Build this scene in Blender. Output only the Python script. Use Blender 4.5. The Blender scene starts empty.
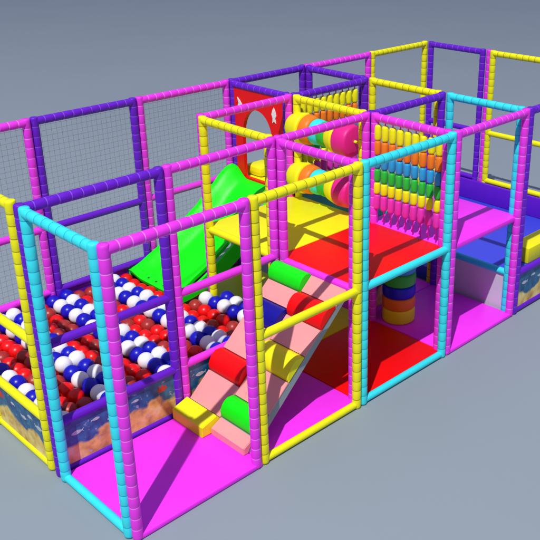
import bpy, bmesh, math, random
from mathutils import Vector, Matrix
random.seed(7)
scene = bpy.context.scene
COL = scene.collection
X = [0, 1.142, 2.271, 3.456, 4.604, 5.764, 6.913]
Y = [0, 1.0, 2.069, 3.077]
H = 2.17            # axis height of the top beams
DECK = 1.12         # raised deck level
RIM = 0.46          # pit rim height
R = 0.0395           # padded tube radius

# ------------------------------------------------------------------ materials
def new_mat(name):
    m = bpy.data.materials.new(name); m.use_nodes = True
    nt = m.node_tree; b = nt.nodes['Principled BSDF']
    return m, nt, b

def vinyl(name, col, rough=0.42, spec=0.3, bump=0.12, var=0.05, scale=9.0):
    m, nt, b = new_mat(name)
    N, L = nt.nodes, nt.links
    geo = N.new('ShaderNodeNewGeometry')
    n1 = N.new('ShaderNodeTexNoise'); n1.inputs['Scale'].default_value = scale; n1.inputs['Detail'].default_value = 4
    L.new(geo.outputs['Position'], n1.inputs['Vector'])
    mr = N.new('ShaderNodeMapRange')
    mr.inputs['From Min'].default_value = 0.3; mr.inputs['From Max'].default_value = 0.7
    mr.inputs['To Min'].default_value = 1 - var; mr.inputs['To Max'].default_value = 1.0
    L.new(n1.outputs['Fac'], mr.inputs['Value'])
    hsv = N.new('ShaderNodeHueSaturation'); hsv.inputs['Color'].default_value = (*col, 1)
    L.new(mr.outputs['Result'], hsv.inputs['Value'])
    L.new(hsv.outputs['Color'], b.inputs['Base Color'])
    b.inputs['Roughness'].default_value = rough
    b.inputs['Specular IOR Level'].default_value = spec
    n2 = N.new('ShaderNodeTexNoise'); n2.inputs['Scale'].default_value = 38; n2.inputs['Detail'].default_value = 3
    L.new(geo.outputs['Position'], n2.inputs['Vector'])
    bp = N.new('ShaderNodeBump'); bp.inputs['Strength'].default_value = bump; bp.inputs['Distance'].default_value = 0.01
    L.new(n2.outputs['Fac'], bp.inputs['Height']); L.new(bp.outputs['Normal'], b.inputs['Normal'])
    return m

C = dict(
    pink=(0.84, 0.045, 0.80), purple=(0.14, 0.012, 0.58), cyan=(0.045, 0.80, 0.88),
    yellow=(0.93, 0.90, 0.010), magenta=(0.95, 0.040, 0.93), red=(0.93, 0.003, 0.003),
    green=(0.004, 0.90, 0.006), navy=(0.006, 0.006, 0.30), salmon=(0.90, 0.35, 0.34),
    blue=(0.010, 0.012, 0.62), white=(0.88, 0.88, 0.92), orange=(0.90, 0.22, 0.015),
    teal=(0.01, 0.35, 0.40), hot=(0.80, 0.02, 0.28), rose=(0.82, 0.04, 0.52), lime=(0.03, 0.55, 0.05), sky=(0.03, 0.36, 0.72),
    grey=(0.30, 0.36, 0.40), dull=(0.40, 0.05, 0.045), royal=(0.055, 0.075, 0.72),
    lilac=(0.66, 0.64, 0.74))
M = {k: vinyl('vinyl_' + k, v) for k, v in C.items()}
TIE = {'pink': vinyl('seam_pink', (0.92, 0.27, 0.90)), 'purple': vinyl('seam_purple', (0.27, 0.09, 0.72)),
       'cyan': vinyl('seam_cyan', (0.02, 0.42, 0.62)), 'yellow': vinyl('seam_yellow', (0.42, 0.36, 0.01))}
M['ball_red'] = vinyl('plastic_red', (0.85, 0.006, 0.006), 0.3, 0.4, 0.0)
M['ball_dull'] = vinyl('plastic_dull_red', (0.40, 0.03, 0.025), 0.35, 0.4, 0.0)
M['ball_blue'] = vinyl('plastic_blue', (0.008, 0.008, 0.50), 0.3, 0.4, 0.0)
M['ball_white'] = vinyl('plastic_white', (0.88, 0.88, 0.92), 0.3, 0.4, 0.0, 0.02)
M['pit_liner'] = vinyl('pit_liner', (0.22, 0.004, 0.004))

def sea_mat(name, hi, yellowish=False):
    m, nt, b = new_mat(name); N, L = nt.nodes, nt.links
    geo = N.new('ShaderNodeNewGeometry')
    sep = N.new('ShaderNodeSeparateXYZ'); L.new(geo.outputs['Position'], sep.inputs[0])
    def noise(sc, det=5):
        n = N.new('ShaderNodeTexNoise'); n.inputs['Scale'].default_value = sc; n.inputs['Detail'].default_value = det
        L.new(geo.outputs['Position'], n.inputs['Vector']); return n
    n1 = noise(3.6, 3); n2 = noise(14); n3 = noise(26, 2); n4 = noise(9, 6)
    # wavy shoreline: height + noise
    ma = N.new('ShaderNodeMath'); ma.operation = 'MULTIPLY_ADD'
    L.new(n1.outputs['Fac'], ma.inputs[0]); ma.inputs[1].default_value = -0.40; L.new(sep.outputs['Z'], ma.inputs[2])
    water = N.new('ShaderNodeValToRGB')
    e = water.color_ramp.elements
    e[0].position = 0.3; e[0].color = (0.004, 0.05, 0.17, 1); e[1].position = 0.7; e[1].color = (0.02, 0.19, 0.38, 1)
    L.new(n2.outputs['Fac'], water.inputs['Fac'])
    sand = N.new('ShaderNodeValToRGB'); e = sand.color_ramp.elements
    e[0].position = 0.33; e[0].color = (0.50, 0.27, 0.07, 1)
    e[1].position = 0.52; e[1].color = (0.85, 0.60, 0.14, 1) if yellowish else (0.88, 0.55, 0.12, 1)
    x = sand.color_ramp.elements.new(0.68); x.color = (0.9, 0.78, 0.36, 1) if yellowish else (0.94, 0.74, 0.34, 1)
    L.new(n4.outputs['Fac'], sand.inputs['Fac'])
    shore = N.new('ShaderNodeValToRGB'); e = shore.color_ramp.elements
    e[0].position = 0.0; e[0].color = (0, 0, 0, 1); e[1].position = 0.03; e[1].color = (1, 1, 1, 1)
    L.new(ma.outputs[0], shore.inputs['Fac'])
    mix = N.new('ShaderNodeMix'); mix.data_type = 'RGBA'
    L.new(shore.outputs['Color'], mix.inputs['Factor'])
    L.new(sand.outputs['Color'], mix.inputs['A']); L.new(water.outputs['Color'], mix.inputs['B'])
    # pale coral and foam flecks
    fl = N.new('ShaderNodeValToRGB'); e = fl.color_ramp.elements
    e[0].position = 0.64; e[0].color = (0, 0, 0, 1); e[1].position = 0.74; e[1].color = (0.6, 0.6, 0.6, 1)
    L.new(n3.outputs['Fac'], fl.inputs['Fac'])
    mix2 = N.new('ShaderNodeMix'); mix2.data_type = 'RGBA'
    L.new(fl.outputs['Color'], mix2.inputs['Factor'])
    L.new(mix.outputs['Result'], mix2.inputs['A']); mix2.inputs['B'].default_value = (*hi, 1)
    L.new(mix2.outputs['Result'], b.inputs['Base Color'])
    b.inputs['Roughness'].default_value = 0.4
    return m
M['sea_warm'] = sea_mat('printed_sea_orange', (0.55, 0.50, 0.62))
M['sea_gold'] = sea_mat('printed_sea_gold', (0.45, 0.55, 0.45), True)

def floor_mat():
    m, nt, b = new_mat('grey_studio_floor'); N, L = nt.nodes, nt.links
    geo = N.new('ShaderNodeNewGeometry')
    n = N.new('ShaderNodeTexNoise'); n.inputs['Scale'].default_value = 0.35; n.inputs['Detail'].default_value = 6
    L.new(geo.outputs['Position'], n.inputs['Vector'])
    r = N.new('ShaderNodeValToRGB'); e = r.color_ramp.elements
    e[0].position = 0.3; e[0].color = FLOOR_A; e[1].position = 0.7; e[1].color = FLOOR_B
    L.new(n.outputs['Fac'], r.inputs['Fac']); L.new(r.outputs['Color'], b.inputs['Base Color'])
    b.inputs['Roughness'].default_value = 0.6; b.inputs['IOR'].default_value = 1.45
    return m
FLOOR_A = (0.262, 0.315, 0.352, 1); FLOOR_B = (0.275, 0.328, 0.366, 1)
M['floor'] = floor_mat()

# ------------------------------------------------------------------ helpers
def finish(name, bm, mats, parent=None, loc=None, smooth=True):
    """link a bmesh built in WORLD coordinates as one object (origin at the parent's or at loc)"""
    me = bpy.data.meshes.new(name)
    org = Vector(loc) if loc is not None else (parent_loc(parent) if parent else Vector((0, 0, 0)))
    bmesh.ops.translate(bm, vec=-org, verts=bm.verts)
    bmesh.ops.recalc_face_normals(bm, faces=bm.faces)
    bm.to_mesh(me); bm.free()
    for mm in (mats if isinstance(mats, (list, tuple)) else [mats]): me.materials.append(mm)
    if smooth:
        for p in me.polygons: p.use_smooth = True
    o = bpy.data.objects.new(name, me); COL.objects.link(o)
    if parent:
        o.parent = parent
        o.location = (0, 0, 0) if loc is None else org - parent_loc(parent)
    else: o.location = org
    return o

def parent_loc(p):
    v = Vector((0, 0, 0))
    while p: v += Vector(p.location); p = p.parent
    return v

def tag(o, label=None, cat=None, group=None, kind=None):
    if label: o['label'] = label
    if cat: o['category'] = cat
    if group: o['group'] = group
    if kind: o['kind'] = kind
    return o

def thing(name, loc, label, cat, group=None):
    o = bpy.data.objects.new(name, None); o.empty_display_size = 0.1
    COL.objects.link(o); o.location = loc
    return tag(o, label, cat, group)

def basis(d):
    d = d.normalized(); up = Vector((0, 0, 1)) if abs(d.z) < 0.9 else Vector((1, 0, 0))
    a = d.cross(up).normalized(); return a, d.cross(a).normalized()

def loft(bm, a, b, prof, seg=16, mi=None):
    """surface of revolution about a->b; prof = [(distance, radius, material index of the band after it)]"""
    a, b = Vector(a), Vector(b); d = (b - a).normalized(); u, v = basis(d)
    rings = []
    for p in prof:
        c = a + d * p[0]
        rings.append([bm.verts.new(c + (u * math.cos(2 * math.pi * k / seg) + v * math.sin(2 * math.pi * k / seg)) * p[1]) for k in range(seg)])
    for i in range(len(rings) - 1):
        for k in range(seg):
            f = bm.faces.new((rings[i][k], rings[i][(k + 1) % seg], rings[i + 1][(k + 1) % seg], rings[i + 1][k]))
            f.material_index = prof[i][2] if len(prof[i]) > 2 else 0
    f = bm.faces.new(rings[0][::-1]); f.material_index = prof[0][2] if len(prof[0]) > 2 else 0
    f = bm.faces.new(rings[-1]); f.material_index = prof[-2][2] if len(prof[-2]) > 2 else 0

def pad_tube(bm, a, b, r=R, pitch=0.092, cap=True, seams=True):
    """foam-padded tube: short vinyl sleeves with a seam tie between each pair"""
    L = (Vector(b) - Vector(a)).length
    n = max(1, round(L / pitch)); s = L / n
    prof = [(0, r * 0.80, 0), (0.006, r * 0.95, 0)] if cap else []
    prof.append((0.02, r, 0))
    for i in range(1, n if seams else 1):
        jit = random.uniform(-0.004, 0.004); t = i * s + jit
        prof += [(t - 0.009, r, 0), (t - 0.0036, r * 0.965, 1), (t + 0.0036, r * 0.965, 0), (t + 0.009, r, 0)]
    prof.append((L - 0.02, r, 0))
    if cap: prof += [(L - 0.006, r * 0.95, 0), (L, r * 0.80, 0)]
    loft(bm, a, b, prof)

def box(bm, lo, hi, bevel=0.0, mi=0, seg=2):
    g = bmesh.ops.create_cube(bm, size=1.0)
    vs = g['verts']
    for v in vs:
        v.co = Vector([lo[i] + (hi[i] - lo[i]) * (v.co[i] + 0.5) for i in range(3)])
    fs = list({f for v in vs for f in v.link_faces})
    for f in fs: f.material_index = mi
    if bevel > 0:
        es = list({e for v in vs for e in v.link_edges})
        r = bmesh.ops.bevel(bm, geom=vs + es, offset=bevel, segments=seg, affect='EDGES', profile=0.5)
        for f in r['faces']: f.material_index = mi

def flat_shade(o):
    me = o.data
    for p in me.polygons: p.use_smooth = False
    return o

def smooth_by_angle(o, ang=0.6):
    me = o.data; bm = bmesh.new(); bm.from_mesh(me)
    for e in bm.edges:
        if len(e.link_faces) == 2 and e.calc_face_angle(0) > ang: e.smooth = False
    bm.to_mesh(me); bm.free(); return o

# ------------------------------------------------------------------ setting
bm = bmesh.new()
g = bmesh.ops.create_grid(bm, x_segments=8, y_segments=8, size=120)
tag(finish('floor', bm, M['floor'], smooth=False), kind='structure')

# ------------------------------------------------------------------ padded frames
FISH = [(-1.0, .30), (-.70, .06), (-.25, .26), (.30, .34), (.80, .18), (1.0, 0), (.80, -.18), (.30, -.34), (-.25, -.26), (-.70, -.06), (-1.0, -.30), (-.82, 0)]
CORAL = [(-.9, -.1), (-.6, .35), (-.3, .15), (-.1, .8), (.15, .25), (.5, .6), (.6, .05), (1.0, -.1), (.4, -.55), (-.4, -.55)]
M['print_pale'] = vinyl('print_pale', (0.55, 0.55, 0.60)); M['print_red'] = vinyl('print_red', (0.60, 0.03, 0.03))
def sea_life(t, lo, hi, along_x):
    L = (hi.x - lo.x) if along_x else (hi.y - lo.y)
    for k, (f, z, s, kind) in enumerate([(.16, .315, .055, 0), (.30, .355, .040, 0), (.43, .30, .045, 0), (.62, .345, .035, 0), (.85, .345, .055, 1)]):
        q = bmesh.new(); out = FISH if kind == 0 else CORAL; sg = 1 if k % 2 else -1
        A, B = [], []
        for p in out:
            u, w = f * L + p[0] * s * sg, z + p[1] * s
            if along_x: A.append(q.verts.new((lo.x + u, lo.y - .0015, w))); B.append(q.verts.new((lo.x + u, lo.y + .001, w)))
            else: A.append(q.verts.new((lo.x - .0015, lo.y + u, w))); B.append(q.verts.new((lo.x + .001, lo.y + u, w)))
        q.faces.new(A); q.faces.new(B[::-1])
        for i in range(len(out)): q.faces.new((A[i], B[i], B[(i + 1) % len(out)], A[(i + 1) % len(out)]))
        flat_shade(finish('printed_fish' if kind == 0 else 'printed_coral', q, M['print_red'] if kind else M['print_pale'], t))
NETM = vinyl('net_cord', (0.20, 0.18, 0.26), 0.7, 0.1, 0.0)
FG = 'padded frames of the play structure'
def frame(n0, n1, colour, rails, label, panel=None, net=False, posts=(1, 1), bottom=True, top=True, ends=(None, None)):
    (i0, j0), (i1, j1) = n0, n1
    a = Vector((X[i0], Y[j0], 0)); b = Vector((X[i1], Y[j1], 0))
    along_x = j0 == j1
    d = (b - a).normalized()
    off = 0.0395 if along_x else 0.080
    pa, pb = a + d * (ends[0] if ends[0] is not None else off), b - d * (ends[1] if ends[1] is not None else off)
    t = thing('padded_barrier', a + (b - a) / 2, label, 'padded frame', FG)
    for p, on in ((pa, posts[0]), (pb, posts[1])):
        if on:
            q = bmesh.new(); pad_tube(q, (p.x, p.y, 0.006), (p.x, p.y, H + R * 0.98))
            finish('post', q, [M[colour], TIE[colour]], t)
    def rail(z, r=R * 0.92, nm='rail', ex=0.0):
        q = bmesh.new()
        s0 = pa + Vector((0, 0, z)) - d * ex; s1 = pb + Vector((0, 0, z)) + d * ex
        pad_tube(q, s0, s1, r, seams=(nm == 'top_beam')); finish(nm, q, [M[colour], TIE[colour]], t)
    if top: rail(H, R * 0.97, 'top_beam')
    for z in rails: rail(z, R * 0.90)
    if bottom: rail(0.036, R * 0.80, 'bottom_beam')
    if panel:
        q = bmesh.new(); s = Vector((0.012, 0.012, 0)) ; lo = pa - s; hi = pb + s
        box(q, (lo.x, lo.y, 0.05 if bottom else 0.006), (hi.x, hi.y, RIM - 0.01), 0.004)
        flat_shade(finish('printed_panel' if panel.startswith('sea') else 'side_panel', q, M[panel], t))
        if panel.startswith('sea'): sea_life(t, lo, hi, along_x)
    if net:      # fine safety netting laced between the posts
        L = (pb - pa).length; nx, nz = int(L / 0.052), int((H - DECK) / 0.052) + int(DECK / 0.052) - 8
        z0 = RIM; q = bmesh.new(); V = []
        for i in range(nx + 1):
            V.append([q.verts.new(pa + d * (L * i / nx) + Vector((0, 0, z0 + (H - z0) * k / nz))) for k in range(nz + 1)])
        for i in range(nx):
            for k in range(nz): q.faces.new((V[i][k], V[i + 1][k], V[i + 1][k + 1], V[i][k + 1]))
        bmesh.ops.wireframe(q, faces=q.faces[:], thickness=0.0013, use_replace=True, use_boundary=True, use_even_offset=True)
        flat_shade(finish('safety_net', q, NETM, t))
    return t

# front row
frame((0,0),(1,0),'pink',[], 'bright pink padded frame at the near corner, in front of the foot of the ramp', bottom=False, ends=(0.028, None))
frame((1,0),(2,0),'yellow',[DECK], 'yellow padded frame on the front side that the pink ramp passes behind')
frame((2,0),(3,0),'cyan',[DECK], 'cyan padded frame on the front side around the red floor and red upper deck')
frame((3,0),(4,0),'pink',[], 'pink padded frame on the front side around the magenta upper deck', bottom=False)
frame((4,0),(5,0),'purple',[RIM], 'purple padded frame at the right edge above the gold and teal sea panel', 'sea_gold')
# left ends
frame((0,0),(0,1),'cyan',[], 'cyan padded end frame at the near corner beside the magenta floor', ends=(0.062, None))
frame((0,1),(0,2),'yellow',[DECK, RIM], 'yellow padded end frame of the ball pit at the left edge', 'sea_gold', ends=(0.12, None))
# second line
frame((0,1),(1,1),'purple',[DECK, RIM], 'purple padded frame between the ball pit and the magenta corner floor', 'sea_warm', ends=(0.004, None))
frame((1,1),(2,1),'pink',[DECK, RIM], 'pink padded frame between the ball pit and the ramp', 'sea_warm')
frame((2,1),(3,1),'pink',[], 'pink padded frame over the seam of the yellow deck and the red deck', bottom=False)
frame((3,1),(4,1),'purple',[], 'purple padded frame behind the multicoloured strand curtain', bottom=False)
frame((2,0),(2,1),'pink',[DECK - 0.03], 'pink padded cross frame at the head of the ramp', bottom=False)
frame((3,0),(3,1),'pink',[DECK - 0.03], 'pink padded cross frame that holds the strand curtain over the red deck', bottom=False)
frame((4,0),(4,1),'cyan',[RIM], 'cyan padded cross frame between the magenta deck and the blue pit', 'lilac', bottom=False)
frame((2,1),(2,2),'yellow',[DECK - 0.03], 'yellow padded cross frame between the ball pit and the yellow deck', bottom=False)
frame((3,1),(3,2),'yellow',[DECK - 0.03], 'yellow padded cross frame around the two horizontal rollers', bottom=False)
frame((4,1),(4,2),'yellow',[], 'yellow padded cross frame meeting the top of the cyan cross frame', bottom=False)
# third line
frame((2,2),(3,2),'pink',[], 'pink padded frame in front of the green slide', bottom=False)
frame((3,2),(4,2),'purple',[], 'purple padded frame above the strand curtain behind the rollers', bottom=False)
frame((3,2),(3,3),'purple',[DECK - 0.03], 'purple padded cross frame around the red arch gate', bottom=False)
frame((4,2),(4,3),'purple',[], 'purple padded cross frame just behind the rollers, right of the red arch gate', bottom=False)
# back row
frame((0,3),(1,3),'pink',[DECK, RIM], 'pink padded back frame cut by the left edge behind the ball pit', 'purple', posts=(0, 1), net=True)
frame((1,3),(2,3),'purple',[DECK, RIM], 'purple padded back frame behind the ball pit, with a fine net', 'purple', net=True)
frame((2,3),(3,3),'pink',[DECK], 'pink padded back frame behind the green slide', net=True)
frame((3,3),(4,3),'purple',[], 'purple padded back frame behind the red arch gate')
frame((4,3),(5,3),'pink',[], 'thin pink padded back frame left of the tall yellow back frame')
frame((5,3),(6,3),'yellow',[], 'yellow padded back frame at the far corner of the blue pit')
frame((6,2),(6,3),'purple',[DECK, RIM], 'purple padded far end frame next to the yellow far end frame', 'royal')
frame((6,1),(6,2),'yellow',[DECK, RIM], 'yellow padded far end frame at the top right of the photo', 'royal')
q = bmesh.new(); pad_tube(q, (X[6] + 0.03, Y[2], 0.006), (X[6] + 0.03, Y[2], H + R * 0.9), R * 0.95)
tag(finish('padded_post', q, [M['pink'], TIE['pink']], loc=(X[6] + 0.03, Y[2], 0)), 'single pink padded post between the purple and the yellow far end frames', 'play post')

# ------------------------------------------------------------------ floors and decks
def slab(name, x0, x1, y0, y1, z0, z1, mat, label, cat, group, bev=0.012):
    q = bmesh.new(); box(q, (x0, y0, z0), (x1, y1, z1), bev)
    c = ((x0 + x1) / 2, (y0 + y1) / 2, z0)
    o = finish(name, q, M[mat], loc=c); smooth_by_angle(o, 0.5)
    return tag(o, label, cat, group)
g1 = 'foam floor mats'
e = 0.03
slab('floor_mat', X[0]+e, X[1]-.004, Y[0]-.035, Y[1]-e-.02, 0.004, 0.045, 'magenta', 'magenta foam floor mat in the near corner under the foot of the ramp', 'floor mat', g1)
slab('floor_mat', X[1]+.004, X[2]-.004, Y[0]+e, Y[1]-e-.02, 0.004, 0.045, 'magenta', 'magenta foam floor mat underneath the pink ramp', 'floor mat', g1)
slab('floor_mat', X[2]+.004, X[3]-.004, Y[0]+e, Y[1]-.004, 0.004, 0.045, 'red', 'red foam floor mat on the ground behind the cyan front frame', 'floor mat', g1)
slab('floor_mat', X[3]+.004, X[4]-e-.02, Y[0]-.035, Y[1]-.004, 0.004, 0.045, 'magenta', 'magenta foam floor mat under the ringed barrel', 'floor mat', g1)
slab('floor_mat', X[2]+.10, X[3]-.004, Y[1]+.004, Y[3]-.12, 0.004, 0.045, 'yellow', 'yellow foam floor mat on the ground under the yellow deck', 'floor mat', g1)
slab('floor_mat', X[3]+.004, X[4]-e-.02, Y[1]+.004, Y[2]-.004, 0.004, 0.045, 'magenta', 'magenta foam floor mat behind the ringed barrel', 'floor mat', g1)
g2 = 'raised deck panels'
dz0, dz1 = DECK - 0.055, DECK
slab('deck_panel', X[2]+.0, X[3]-.003, Y[0]+.035, Y[1]-.002, dz0, dz1, 'red', 'red raised deck panel at the head of the ramp', 'deck', g2)
slab('deck_panel', X[3]+.003, X[4]-.01, Y[0]+.0, Y[1]-.002, dz0, dz1, 'magenta', 'magenta raised deck panel with striped shadows beside the strand curtain', 'deck', g2)
slab('deck_panel', X[2]+.0, X[3]-.003, Y[1]+.002, Y[2]-.002, dz0, dz1, 'yellow', 'yellow raised deck panel in front of the two rollers', 'deck', g2)
slab('deck_panel', X[3]+.003, X[4]-.01, Y[1]+.002, Y[2]-.002, dz0, dz1, 'teal', 'teal raised deck panel seen below the lower roller', 'deck', g2)
slab('deck_panel', X[3]+.003, X[4]-.01, Y[2]+.002, Y[3]-.03, dz0, dz1, 'yellow', 'yellow raised deck panel behind the red arch gate', 'deck', g2)
slab('foam_block', 3.56, 3.98, 2.72, 3.02, DECK+.002, DECK+.12, 'yellow', 'small yellow foam block behind the bottom of the red arch gate', 'foam block', None, 0.05)

# second pit
q = bmesh.new()
box(q, (X[4]+.04, Y[0]+.04, 0.004), (X[6]-.04, Y[3]-.04, 0.17), 0.01)
tag(smooth_by_angle(finish('pit_mat', q, M['royal'], loc=(5.7, 1.5, 0.004))), 'royal blue mat filling the shallow pit on the right', 'floor mat')
q = bmesh.new()
box(q, (X[6]-.09, Y[0]+.1, 0.172), (X[6]-.034, Y[3]-.1, RIM-.02), 0.012)
tag(smooth_by_angle(finish('wall_pad', q, M['purple'], loc=(X[6]-.06, 1.5, 0.07))), 'long purple wall pad along the far side of the blue pit', 'wall pad')
slab('foam_step', 5.50, 6.4, 0.38, 0.62, 0.172, 0.36, 'yellow', 'yellow foam step in the blue pit at the right edge', 'foam step', None, 0.012)

# ------------------------------------------------------------------ ball pit
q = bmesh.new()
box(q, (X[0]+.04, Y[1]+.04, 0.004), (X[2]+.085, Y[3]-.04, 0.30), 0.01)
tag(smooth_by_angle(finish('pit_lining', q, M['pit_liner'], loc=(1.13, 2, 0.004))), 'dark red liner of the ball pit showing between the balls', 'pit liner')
ballR = 0.071
proto = {}
def ball_mesh(kind):
    b = bmesh.new(); bmesh.ops.create_icosphere(b, subdivisions=3, radius=ballR)
    me = bpy.data.meshes.new('ball_' + kind); b.to_mesh(me); b.free()
    me.materials.append(M['ball_' + kind])
    for p in me.polygons: p.use_smooth = True
    return me
LBL = {'red': 'shiny bright red plastic ball in the ball pit', 'dull': 'dull brownish red plastic ball in the ball pit',
       'blue': 'dark blue plastic ball in the ball pit', 'white': 'white plastic ball in the ball pit'}
GRP = {'red': 'bright red balls in the ball pit', 'dull': 'dull red balls in the ball pit',
       'blue': 'blue balls in the ball pit', 'white': 'white balls in the ball pit'}
meshes = {k: ball_mesh(k) for k in LBL}
for i in range(17):
    x = 0.120 + 0.1365 * i
    for j in range(14):
        y = 1.108 + 0.1455 * j
        if i == 16 and not 1.2 < y < 1.9: continue
        if x > 1.92 and 2.12 < y < 3.1: continue
        if i % 4 in (0, 3):
            k = 'blue' if (i + (i // 4) + j) % 2 else 'white'; z = 0.385
        else:
            k = 'red' if (i + j + (random.random() < 0.25)) % 2 or random.random() < 0.3 else 'dull'; z = 0.335
        o = bpy.data.objects.new('ball', meshes[k]); COL.objects.link(o)
        o.scale = (1.045,) * 3 if k in ('blue', 'white') else (1, 1, 1)
        o.location = (x + random.uniform(-.006, .006), y + random.uniform(-.006, .006), z + random.uniform(-.012, .012))
        tag(o, LBL[k], 'ball', GRP[k])

# ------------------------------------------------------------------ ramp with cushions
rx0, rz0, rx1, rz1 = 1.13, 0.095, 2.257, 1.084
ry0, rym, ry1 = 0.13, 0.545, 0.952
rd = Vector((rx1 - rx0, 0, rz1 - rz0)); rl = rd.length; rd.normalize()
rn = Vector((-rd.z, 0, rd.x))
ramp = thing('climbing_ramp', (rx0, (ry0 + ry1) / 2, 0.046), 'salmon pink foam ramp with a checker of coloured bumps leading up to the red deck', 'ramp')
NS = 7
def rp(t, h): # point on ramp: fraction along from the foot, height above the surface
    p = Vector((rx0, 0, rz0)) + rd * (rl * t) + rn * h
    return p
def extr(poly, y0, y1, bev=0.0, mi=0):
    b = bmesh.new()
    A = [b.verts.new((p[0], y0, p[1])) for p in poly]; B = [b.verts.new((p[0], y1, p[1])) for p in poly]
    b.faces.new(A); b.faces.new(B[::-1])
    for k in range(len(poly)): b.faces.new((A[k], B[k], B[(k + 1) % len(poly)], A[(k + 1) % len(poly)]))
    if bev:
        es = [e for e in b.edges if abs(e.verts[0].co.y - e.verts[1].co.y) < 1e-6]
        bmesh.ops.bevel(b, geom=es, offset=bev, segments=2, affect='EDGES')
    return b
# thin support board that stands on a small foot and a back leg
pts = [(rx0 + .002, 0.047), (rx0 - .0 + .002, rz0 - .004)]
p1 = rp(1, -0.004); p2 = rp(1, -0.055); pts += [(p1.x, p1.z), (p2.x, p2.z), (rx0 + .075, 0.047)]
o = finish('support_board', extr(pts, ry0 + .004, ry1 - .004), M['grey'], ramp); flat_shade(o)
TR = [('salmon', 0, .06), ('green', .06, .20), ('salmon', .20, .395), ('yellow', .395, .56), ('salmon', .56, .725), ('red', .725, .88), ('salmon', .88, 1.0)]
TL = [('yellow', 0, .055), ('salmon', .055, .245), ('red', .245, .395), ('salmon', .395, .60), ('navy', .60, .755), ('salmon', .755, .87), ('green', .87, 1.0)]
for nm, a, b_, segs in (('right', ry0, rym - .0015, TR), ('left', rym + .0015, ry1, TL)):
    for k, (c, t0, t1) in enumerate(segs):
        if k == 0:
            fx = rx0 - (.045 if c == 'salmon' else .13); hz = .0 if c == 'salmon' else .045
            q1, q2 = rp(t1 - .002, -.003), rp(t1 - .002, .010 + hz)
            poly = [(fx, 0.047), (rx0, 0.047), (q1.x, q1.z), (q2.x, q2.z), (fx, rz0 + hz + (.012 if c == 'salmon' else -.0))]
            o = finish('ramp_pad' if c == 'salmon' else 'cushion', extr(poly, a, b_, 0.006), M[c], ramp); smooth_by_angle(o, .6)
        elif c == 'salmon':
            poly = [(p.x, p.z) for p in (rp(t0 + .001, -.002), rp(t1 - .001, -.002), rp(t1 - .001, 0.012), rp(t0 + .001, 0.012))]
            o = finish('ramp_pad', extr(poly, a, b_, 0.003), M[c], ramp); smooth_by_angle(o, .5)
        else:
            poly = []; n = 14; hh = 0.085
            for s_ in range(n + 1):
                f = s_ / n
                prof = (max(math.sin(math.pi * f), 0)) ** 0.5 * hh * (0.80 + 0.20 * f)
                p = rp(t0 + .002 + (t1 - t0 - .004) * f, max(prof, 0.0)); poly.append((p.x, p.z))
            p = rp(t1 - .002, -0.003); poly.append((p.x, p.z)); p = rp(t0 + .002, -0.003); poly.append((p.x, p.z))
            o = finish('cushion', extr(poly, a, b_, 0.006), M[c], ramp); smooth_by_angle(o, .6)
        if c != 'salmon': o['label'] = {'yellow': 'rounded yellow cushion', 'green': 'rounded green cushion', 'red': 'rounded red cushion', 'navy': 'rounded navy cushion'}[c] if k else 'square yellow foot cushion'

# ------------------------------------------------------------------ green slide
from bisect import bisect_right
ct = [(1.95, .44), (2.0, .45), (2.2, .53), (2.48, .68), (2.87, .92), (3.1, 1.10), (3.28, 1.24), (3.40, 1.275), (3.47, 1.24)]
cf = [(1.95, .40), (2.0, .41), (2.2, .44), (2.48, .53), (2.87, .74), (3.1, .92), (3.28, 1.07), (3.40, 1.125), (3.47, 1.13)]
def interp(tab, x):
    xs = [p[0] for p in tab]; i = min(max(bisect_right(xs, x) - 1, 0), len(tab) - 2)
    f = (x - xs[i]) / (xs[i + 1] - xs[i]); f = min(max(f, 0), 1)
    # catmull-rom
    P = [tab[max(i - 1, 0)][1], tab[i][1], tab[i + 1][1], tab[min(i + 2, len(tab) - 1)][1]]
    return 0.5 * (2 * P[1] + (P[2] - P[0]) * f + (2 * P[0] - 5 * P[1] + 4 * P[2] - P[3]) * f * f + (3 * P[1] - P[0] - 3 * P[2] + P[3]) * f ** 3)
q = bmesh.new(); NX, NY = 60, 24; ya, yb = 2.20, 3.02
top = []
for i in range(NX + 1):
    x = 1.95 + (3.43 - 1.95) * i / NX; row = []
    zt, zf = interp(ct, x), interp(cf, x)
    for j in range(NY + 1):
        s = j / NY; u = abs(2 * s - 1)
        w = min(max((u - 0.45) / 0.50, 0), 1); w = w * w * (3 - 2 * w)
        row.append(q.verts.new((x, ya + (yb - ya) * s, zf + (zt - zf) * w)))
    top.append(row)
bot = [[q.verts.new((v.co.x + .01, v.co.y, v.co.z - 0.035)) for v in row] for row in top]
for i in range(NX):
    for j in range(NY):
        q.faces.new((top[i][j], top[i + 1][j], top[i + 1][j + 1], top[i][j + 1]))
        q.faces.new((bot[i][j], bot[i][j + 1], bot[i + 1][j + 1], bot[i + 1][j]))
for i in range(NX):
    q.faces.new((top[i][0], bot[i][0], bot[i + 1][0], top[i + 1][0])); q.faces.new((top[i][NY], top[i + 1][NY], bot[i + 1][NY], bot[i][NY]))
for j in range(NY):
    q.faces.new((top[0][j], top[0][j + 1], bot[0][j + 1], bot[0][j])); q.faces.new((top[NX][j], bot[NX][j], bot[NX][j + 1], top[NX][j + 1]))
slide = thing('slide', (1.95, 2.61, 0.3), 'bright green chute slide running from the red arch gate down into the ball pit', 'slide')
o = finish('chute', q, M['green'], slide); smooth_by_angle(o, 0.9)
q = bmesh.new()
for k in range(5):
    y = 2.34 + 0.135 * k; z = interp(cf, 2.01) + 0.001
    loft(q, (2.01, y, z - .01), (2.01, y, z + .006), [(0, .012), (.012, .012), (.016, .007)], 12)
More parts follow.
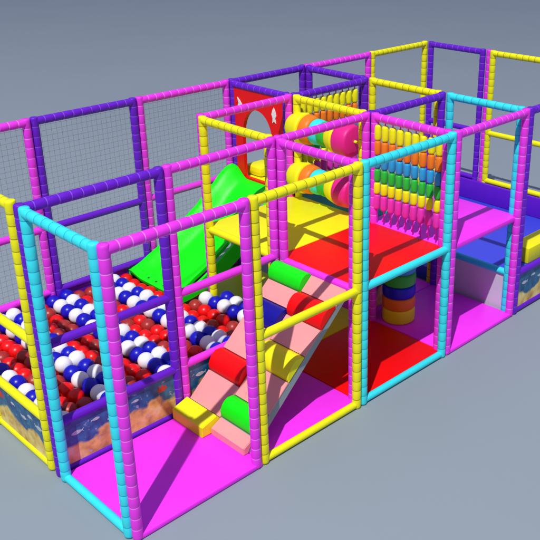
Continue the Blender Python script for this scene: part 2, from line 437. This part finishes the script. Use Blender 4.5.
finish('bolt', q, vinyl('dark_bolt', (0.01, 0.12, 0.02)), slide)
# outer side boards: the near one stands a little off the chute and leaves a dark crease
for y in (2.135, 3.035):
    q = bmesh.new()
    xs = [1.98 + 1.45 * k / 30 for k in range(31)]
    tp = [(x, interp(ct, x) - (.035 if y < 2.5 else .05)) for x in xs]
    bt = [(x, max(interp(cf, x) - .07, .34)) for x in xs]
    A = [q.verts.new((p[0], y, p[1])) for p in tp]; B = [q.verts.new((p[0], y + .03, p[1])) for p in tp]
    Cc = [q.verts.new((p[0], y, p[1])) for p in bt]; D = [q.verts.new((p[0], y + .03, p[1])) for p in bt]
    for k in range(30):
        q.faces.new((A[k], A[k + 1], Cc[k + 1], Cc[k])); q.faces.new((B[k], D[k], D[k + 1], B[k + 1]))
        q.faces.new((A[k], B[k], B[k + 1], A[k + 1])); q.faces.new((Cc[k], Cc[k + 1], D[k + 1], D[k]))
    q.faces.new((A[0], Cc[0], D[0], B[0])); q.faces.new((A[30], B[30], D[30], Cc[30]))
    flat_shade(finish('side_board', q, M['green'], slide))

# ------------------------------------------------------------------ red arch gate
gx = X[3]
gate = thing('arch_gate', (gx, 2.57, DECK), 'red panel gate with a tall arched opening at the top of the green slide', 'gate')
y0, y1, z0, z1 = Y[2] + .10, Y[3] - .10, DECK + .002, H - .03
q = bmesh.new()
ar = []
n = 28
cy, hw, zs, zt = 2.60, 0.245, 1.60, 1.945     # opening: straight sides to zs then a pointed-round arch
for k in range(n + 1):
    a = math.pi * k / n
    ar.append((cy - hw * math.cos(a), zs + (zt - zs) * math.sin(a) ** 0.9))
inner = [(cy - hw, z0 + .03)] + ar + [(cy + hw, z0 + .03)]
m_ = len(inner)
def outer(p):
    # project from the opening outline to the rectangle
    c = (cy, 1.62); dy, dz = p[0] - c[0], p[1] - c[1]
    s = 1e9
    if dy > 1e-9: s = min(s, (y1 - c[0]) / dy)
    if dy < -1e-9: s = min(s, (y0 - c[0]) / dy)
    if dz > 1e-9: s = min(s, (z1 - c[1]) / dz)
    if dz < -1e-9: s = min(s, (z0 - c[1]) / dz)
    return (c[0] + dy * s, c[1] + dz * s)
# dense outline incl. corners
loop = []
for p in inner: loop.append((p, outer(p)))
loop.append(((cy, z0 + .03), (cy, z0)))
def near_corner():
    for c in ((y0, z0), (y0, z1), (y1, z1), (y1, z0)):
        k = min(range(len(loop)), key=lambda i: (loop[i][1][0] - c[0]) ** 2 + (loop[i][1][1] - c[1]) ** 2)
        loop[k] = (loop[k][0], c)
near_corner()
def ringv(x): return [(q.verts.new((x, a[0], a[1])), q.verts.new((x, b[0], b[1]))) for a, b in loop]
F, Bk = ringv(gx - .022), ringv(gx + .022)
n = len(loop)
for k in range(n):
    k2 = (k + 1) % n
    q.faces.new((F[k][0], F[k2][0], F[k2][1], F[k][1])); q.faces.new((Bk[k][0], Bk[k][1], Bk[k2][1], Bk[k2][0]))
    q.faces.new((F[k][0], Bk[k][0], Bk[k2][0], F[k2][0])); q.faces.new((F[k][1], F[k2][1], Bk[k2][1], Bk[k][1]))
flat_shade(finish('panel', q, M['red'], gate))
def emblem(outline, cyy, czz, nm):
    q = bmesh.new()
    A = [q.verts.new((gx - .030, cyy - p[0], czz + p[1])) for p in outline]; B = [q.verts.new((gx - .0225, cyy - p[0], czz + p[1])) for p in outline]
    q.faces.new(A); q.faces.new(B[::-1])
    for k in range(len(outline)): q.faces.new((A[k], B[k], B[(k + 1) % len(outline)], A[(k + 1) % len(outline)]))
    flat_shade(finish(nm, q, M['white'], gate))
emblem([(-.045, -.05), (-.02, .0), (-.04, .06), (.0, .03), (.05, -.03), (.01, -.05)], 2.865, 1.985, 'white_mark')
emblem([(.0, .085), (.022, .05), (.035, .0), (.02, -.035), (.03, -.08), (.0, -.06), (-.025, -.085), (-.018, -.03), (-.035, .01), (-.02, .055)], 2.315, 1.94, 'white_mark')

# ------------------------------------------------------------------ horizontal rollers
RX = X[3] - .012
def roller(zc, label):
    t = thing('roller', (X[3], 1.55, zc - 0.15), label, 'roller', 'horizontal rollers in the yellow frame')
    # segments from the far end (y=1.97) to the near end (y=1.10)
    segs = [('yellow', 2.04, 1.83, .130, .165), ('orange', 1.828, 1.71, .155, .138), ('cyan', 1.708, 1.60, .130, .122),
            ('lime', 1.598, 1.49, .120, .126), ('yellow', 1.488, 1.35, .130, .160), ('hot', 1.348, 1.17, .168, .155)]
    for c, a, b_, r0, r1 in segs:
        L = a - b_
        q = bmesh.new()
        rr = lambda f: r0 + (r1 - r0) * f
        prof = [(0, rr(0) * .86), (.006, rr(0) * .95), (.018, rr(0))] + [(L * f, rr(f) + .004 * math.sin(math.pi * f)) for f in (.25, .5, .75)] + [(L - .018, rr(1)), (L - .006, rr(1) * .95), (L, rr(1) * .86)]
        loft(q, (RX, a, zc), (RX, b_, zc), prof, 32)
        o = finish('drum', q, M[c], t); smooth_by_angle(o, .9)
        o['label'] = {'hot': 'hot pink drum', 'lime': 'green drum'}.get(c, c + ' drum')
    q = bmesh.new(); loft(q, (RX, 2.08, zc), (RX, 1.125, zc), [(0, .014), (.955, .014)], 12)
    finish('axle', q, M['yellow'], t)
roller(1.885, 'upper of the two horizontal rollers with yellow, orange, green and hot pink drums')
roller(1.36, 'lower of the two horizontal rollers, just above the yellow deck')

# ------------------------------------------------------------------ strand curtains
BANDS = [('yellow', 2.105, 1.955), ('orange', 1.952, 1.812), ('sky', 1.809, 1.680), ('lime', 1.677, 1.548), ('yellow', 1.545, 1.425), ('rose', 1.422, 1.27)]
def bead_mesh(c, h, rb):
    q = bmesh.new(); n = 14
    loft(q, (0, 0, 0), (0, 0, h), [(0, rb * .6), (.008, rb * .9), (.022, rb), (h * .5, rb * 1.03), (h - .022, rb), (h - .008, rb * .9), (h, rb * .6)], n)
    me = bpy.data.meshes.new('bead'); bmesh.ops.recalc_face_normals(q, faces=q.faces); q.to_mesh(me); q.free()
    me.materials.append(M[c])
    for p in me.polygons: p.use_smooth = True
    return me
def curtain(pts, rb, label):
    mid = (Vector(pts[0]) + Vector(pts[-1])) / 2
    t = thing('strand_curtain', (mid.x, mid.y, DECK), label, 'bead curtain', 'curtains of coloured foam strands')
    ms = {(c, a): bead_mesh(c, a - b, rb) for c, a, b in BANDS}
    for (px, py) in pts:
        q = bmesh.new(); loft(q, (px, py, 1.125), (px, py, H - .035), [(0, .006), (H - .035 - 1.125, .006)], 8)
        s = finish('strand', q, M['magenta'], t, loc=(px, py, 1.125))
        for c, a, b in BANDS:
            o = bpy.data.objects.new('bead', ms[(c, a)]); COL.objects.link(o); o.parent = s
            o.location = (0, 0, b - 1.125)
            o['label'] = {'sky': 'blue bead', 'lime': 'green bead', 'rose': 'rose pink bead'}.get(c, c + ' bead')
curtain([(X[3], 0.885 - 0.091 * k) for k in range(9)], 0.0345, 'curtain of coloured foam strands standing along the far side of the red deck')
curtain([(X[3] + .16 + 0.098 * k, Y[2]) for k in range(9)], 0.035, 'curtain of coloured foam strands behind the two rollers')

# ------------------------------------------------------------------ ringed barrel
bx, by = 3.665, 0.75
barrel = thing('ringed_barrel', (bx, by, 0.046), 'upright barrel of stacked yellow, orange, blue and green foam rings under the deck', 'barrel')
seq = [('yellow', .15), ('orange', .13), ('blue', .13), ('lime', .135), ('sky', .13), ('yellow', .13), ('orange', .13), ('blue', .13)]
z = 0.047
rb = 0.168
for c, h in seq:
    q = bmesh.new()
    h = min(h, DECK - .058 - z)
    loft(q, (bx, by, z), (bx, by, z + h - .002), [(0, rb * .93), (.008, rb * .985), (.024, rb), (h * .5, rb * 1.01), (h - .026, rb), (h - .010, rb * .985), (h - .002, rb * .93)], 40)
    o = finish('foam_ring', q, M[c], barrel); smooth_by_angle(o, .9)
    o['label'] = {'sky': 'light blue ring', 'lime': 'green ring'}.get(c, c + ' ring')
    z += h

q = bmesh.new(); box(q, (X[3] + .05, Y[1] + .07, 0.047), (X[3] + .50, Y[1] + .10, 0.42), 0.005)
tag(flat_shade(finish('printed_board', q, M['sea_warm'], loc=(X[3] + .27, Y[1] + .085, 0.047))), 'low board with an orange and blue sea print, half hidden behind the ringed barrel', 'board')

# ------------------------------------------------------------------ camera
cam = bpy.data.cameras.new('camera'); co = bpy.data.objects.new('camera', cam); COL.objects.link(co)
cam.sensor_width = 36; cam.lens = 839.277 / 540 * 36
cam.shift_x = -(337.623 - 270) / 540; cam.shift_y = (242.667 - 270) / 540
cam.clip_end = 500
ax, ay, az = 1.1706618610870947, 0.0026186503027647834, -0.798712295210312
co.rotation_mode = 'XYZ'; co.rotation_euler = (ax, ay, az); co.location = (-2.2581700, -4.1611660, 4.1332365)
scene.camera = co

# ------------------------------------------------------------------ light
LDIST = 58.0
LAMP = 3.3 * 4 * math.pi * LDIST ** 2
# one distant studio lamp: its falloff also darkens the far floor
LD = Vector((-0.52, -0.33, 1.0)).normalized()
lp = bpy.data.lights.new('key_lamp', 'POINT'); lp.energy = LAMP; lp.shadow_soft_size = 0.32; lp.color = (1.0, 0.985, 0.95)
so = bpy.data.objects.new('key_lamp', lp); COL.objects.link(so); so.location = Vector((2.5, 1.2, 0.5)) + LD * LDIST
w = bpy.data.worlds.new('World'); scene.world = w; w.use_nodes = True
nt = w.node_tree; bg = nt.nodes['Background']
tc = nt.nodes.new('ShaderNodeTexCoord'); sp = nt.nodes.new('ShaderNodeSeparateXYZ'); cr = nt.nodes.new('ShaderNodeValToRGB')
nt.links.new(tc.outputs['Generated'], sp.inputs[0]); nt.links.new(sp.outputs['Z'], cr.inputs['Fac'])
e_ = cr.color_ramp.elements
e_[0].position = 0.0; e_[0].color = (0.050, 0.060, 0.085, 1)
e_[1].position = 0.75; e_[1].color = (0.27, 0.28, 0.46, 1)
x_ = cr.color_ramp.elements.new(0.35); x_.color = (0.15, 0.16, 0.26, 1)
nt.links.new(cr.outputs['Color'], bg.inputs['Color']); bg.inputs['Strength'].default_value = 1.05
vs = scene.view_settings
vs.view_transform = 'Standard'; vs.look = 'None'; vs.exposure = 0.0; vs.gamma = 1.0
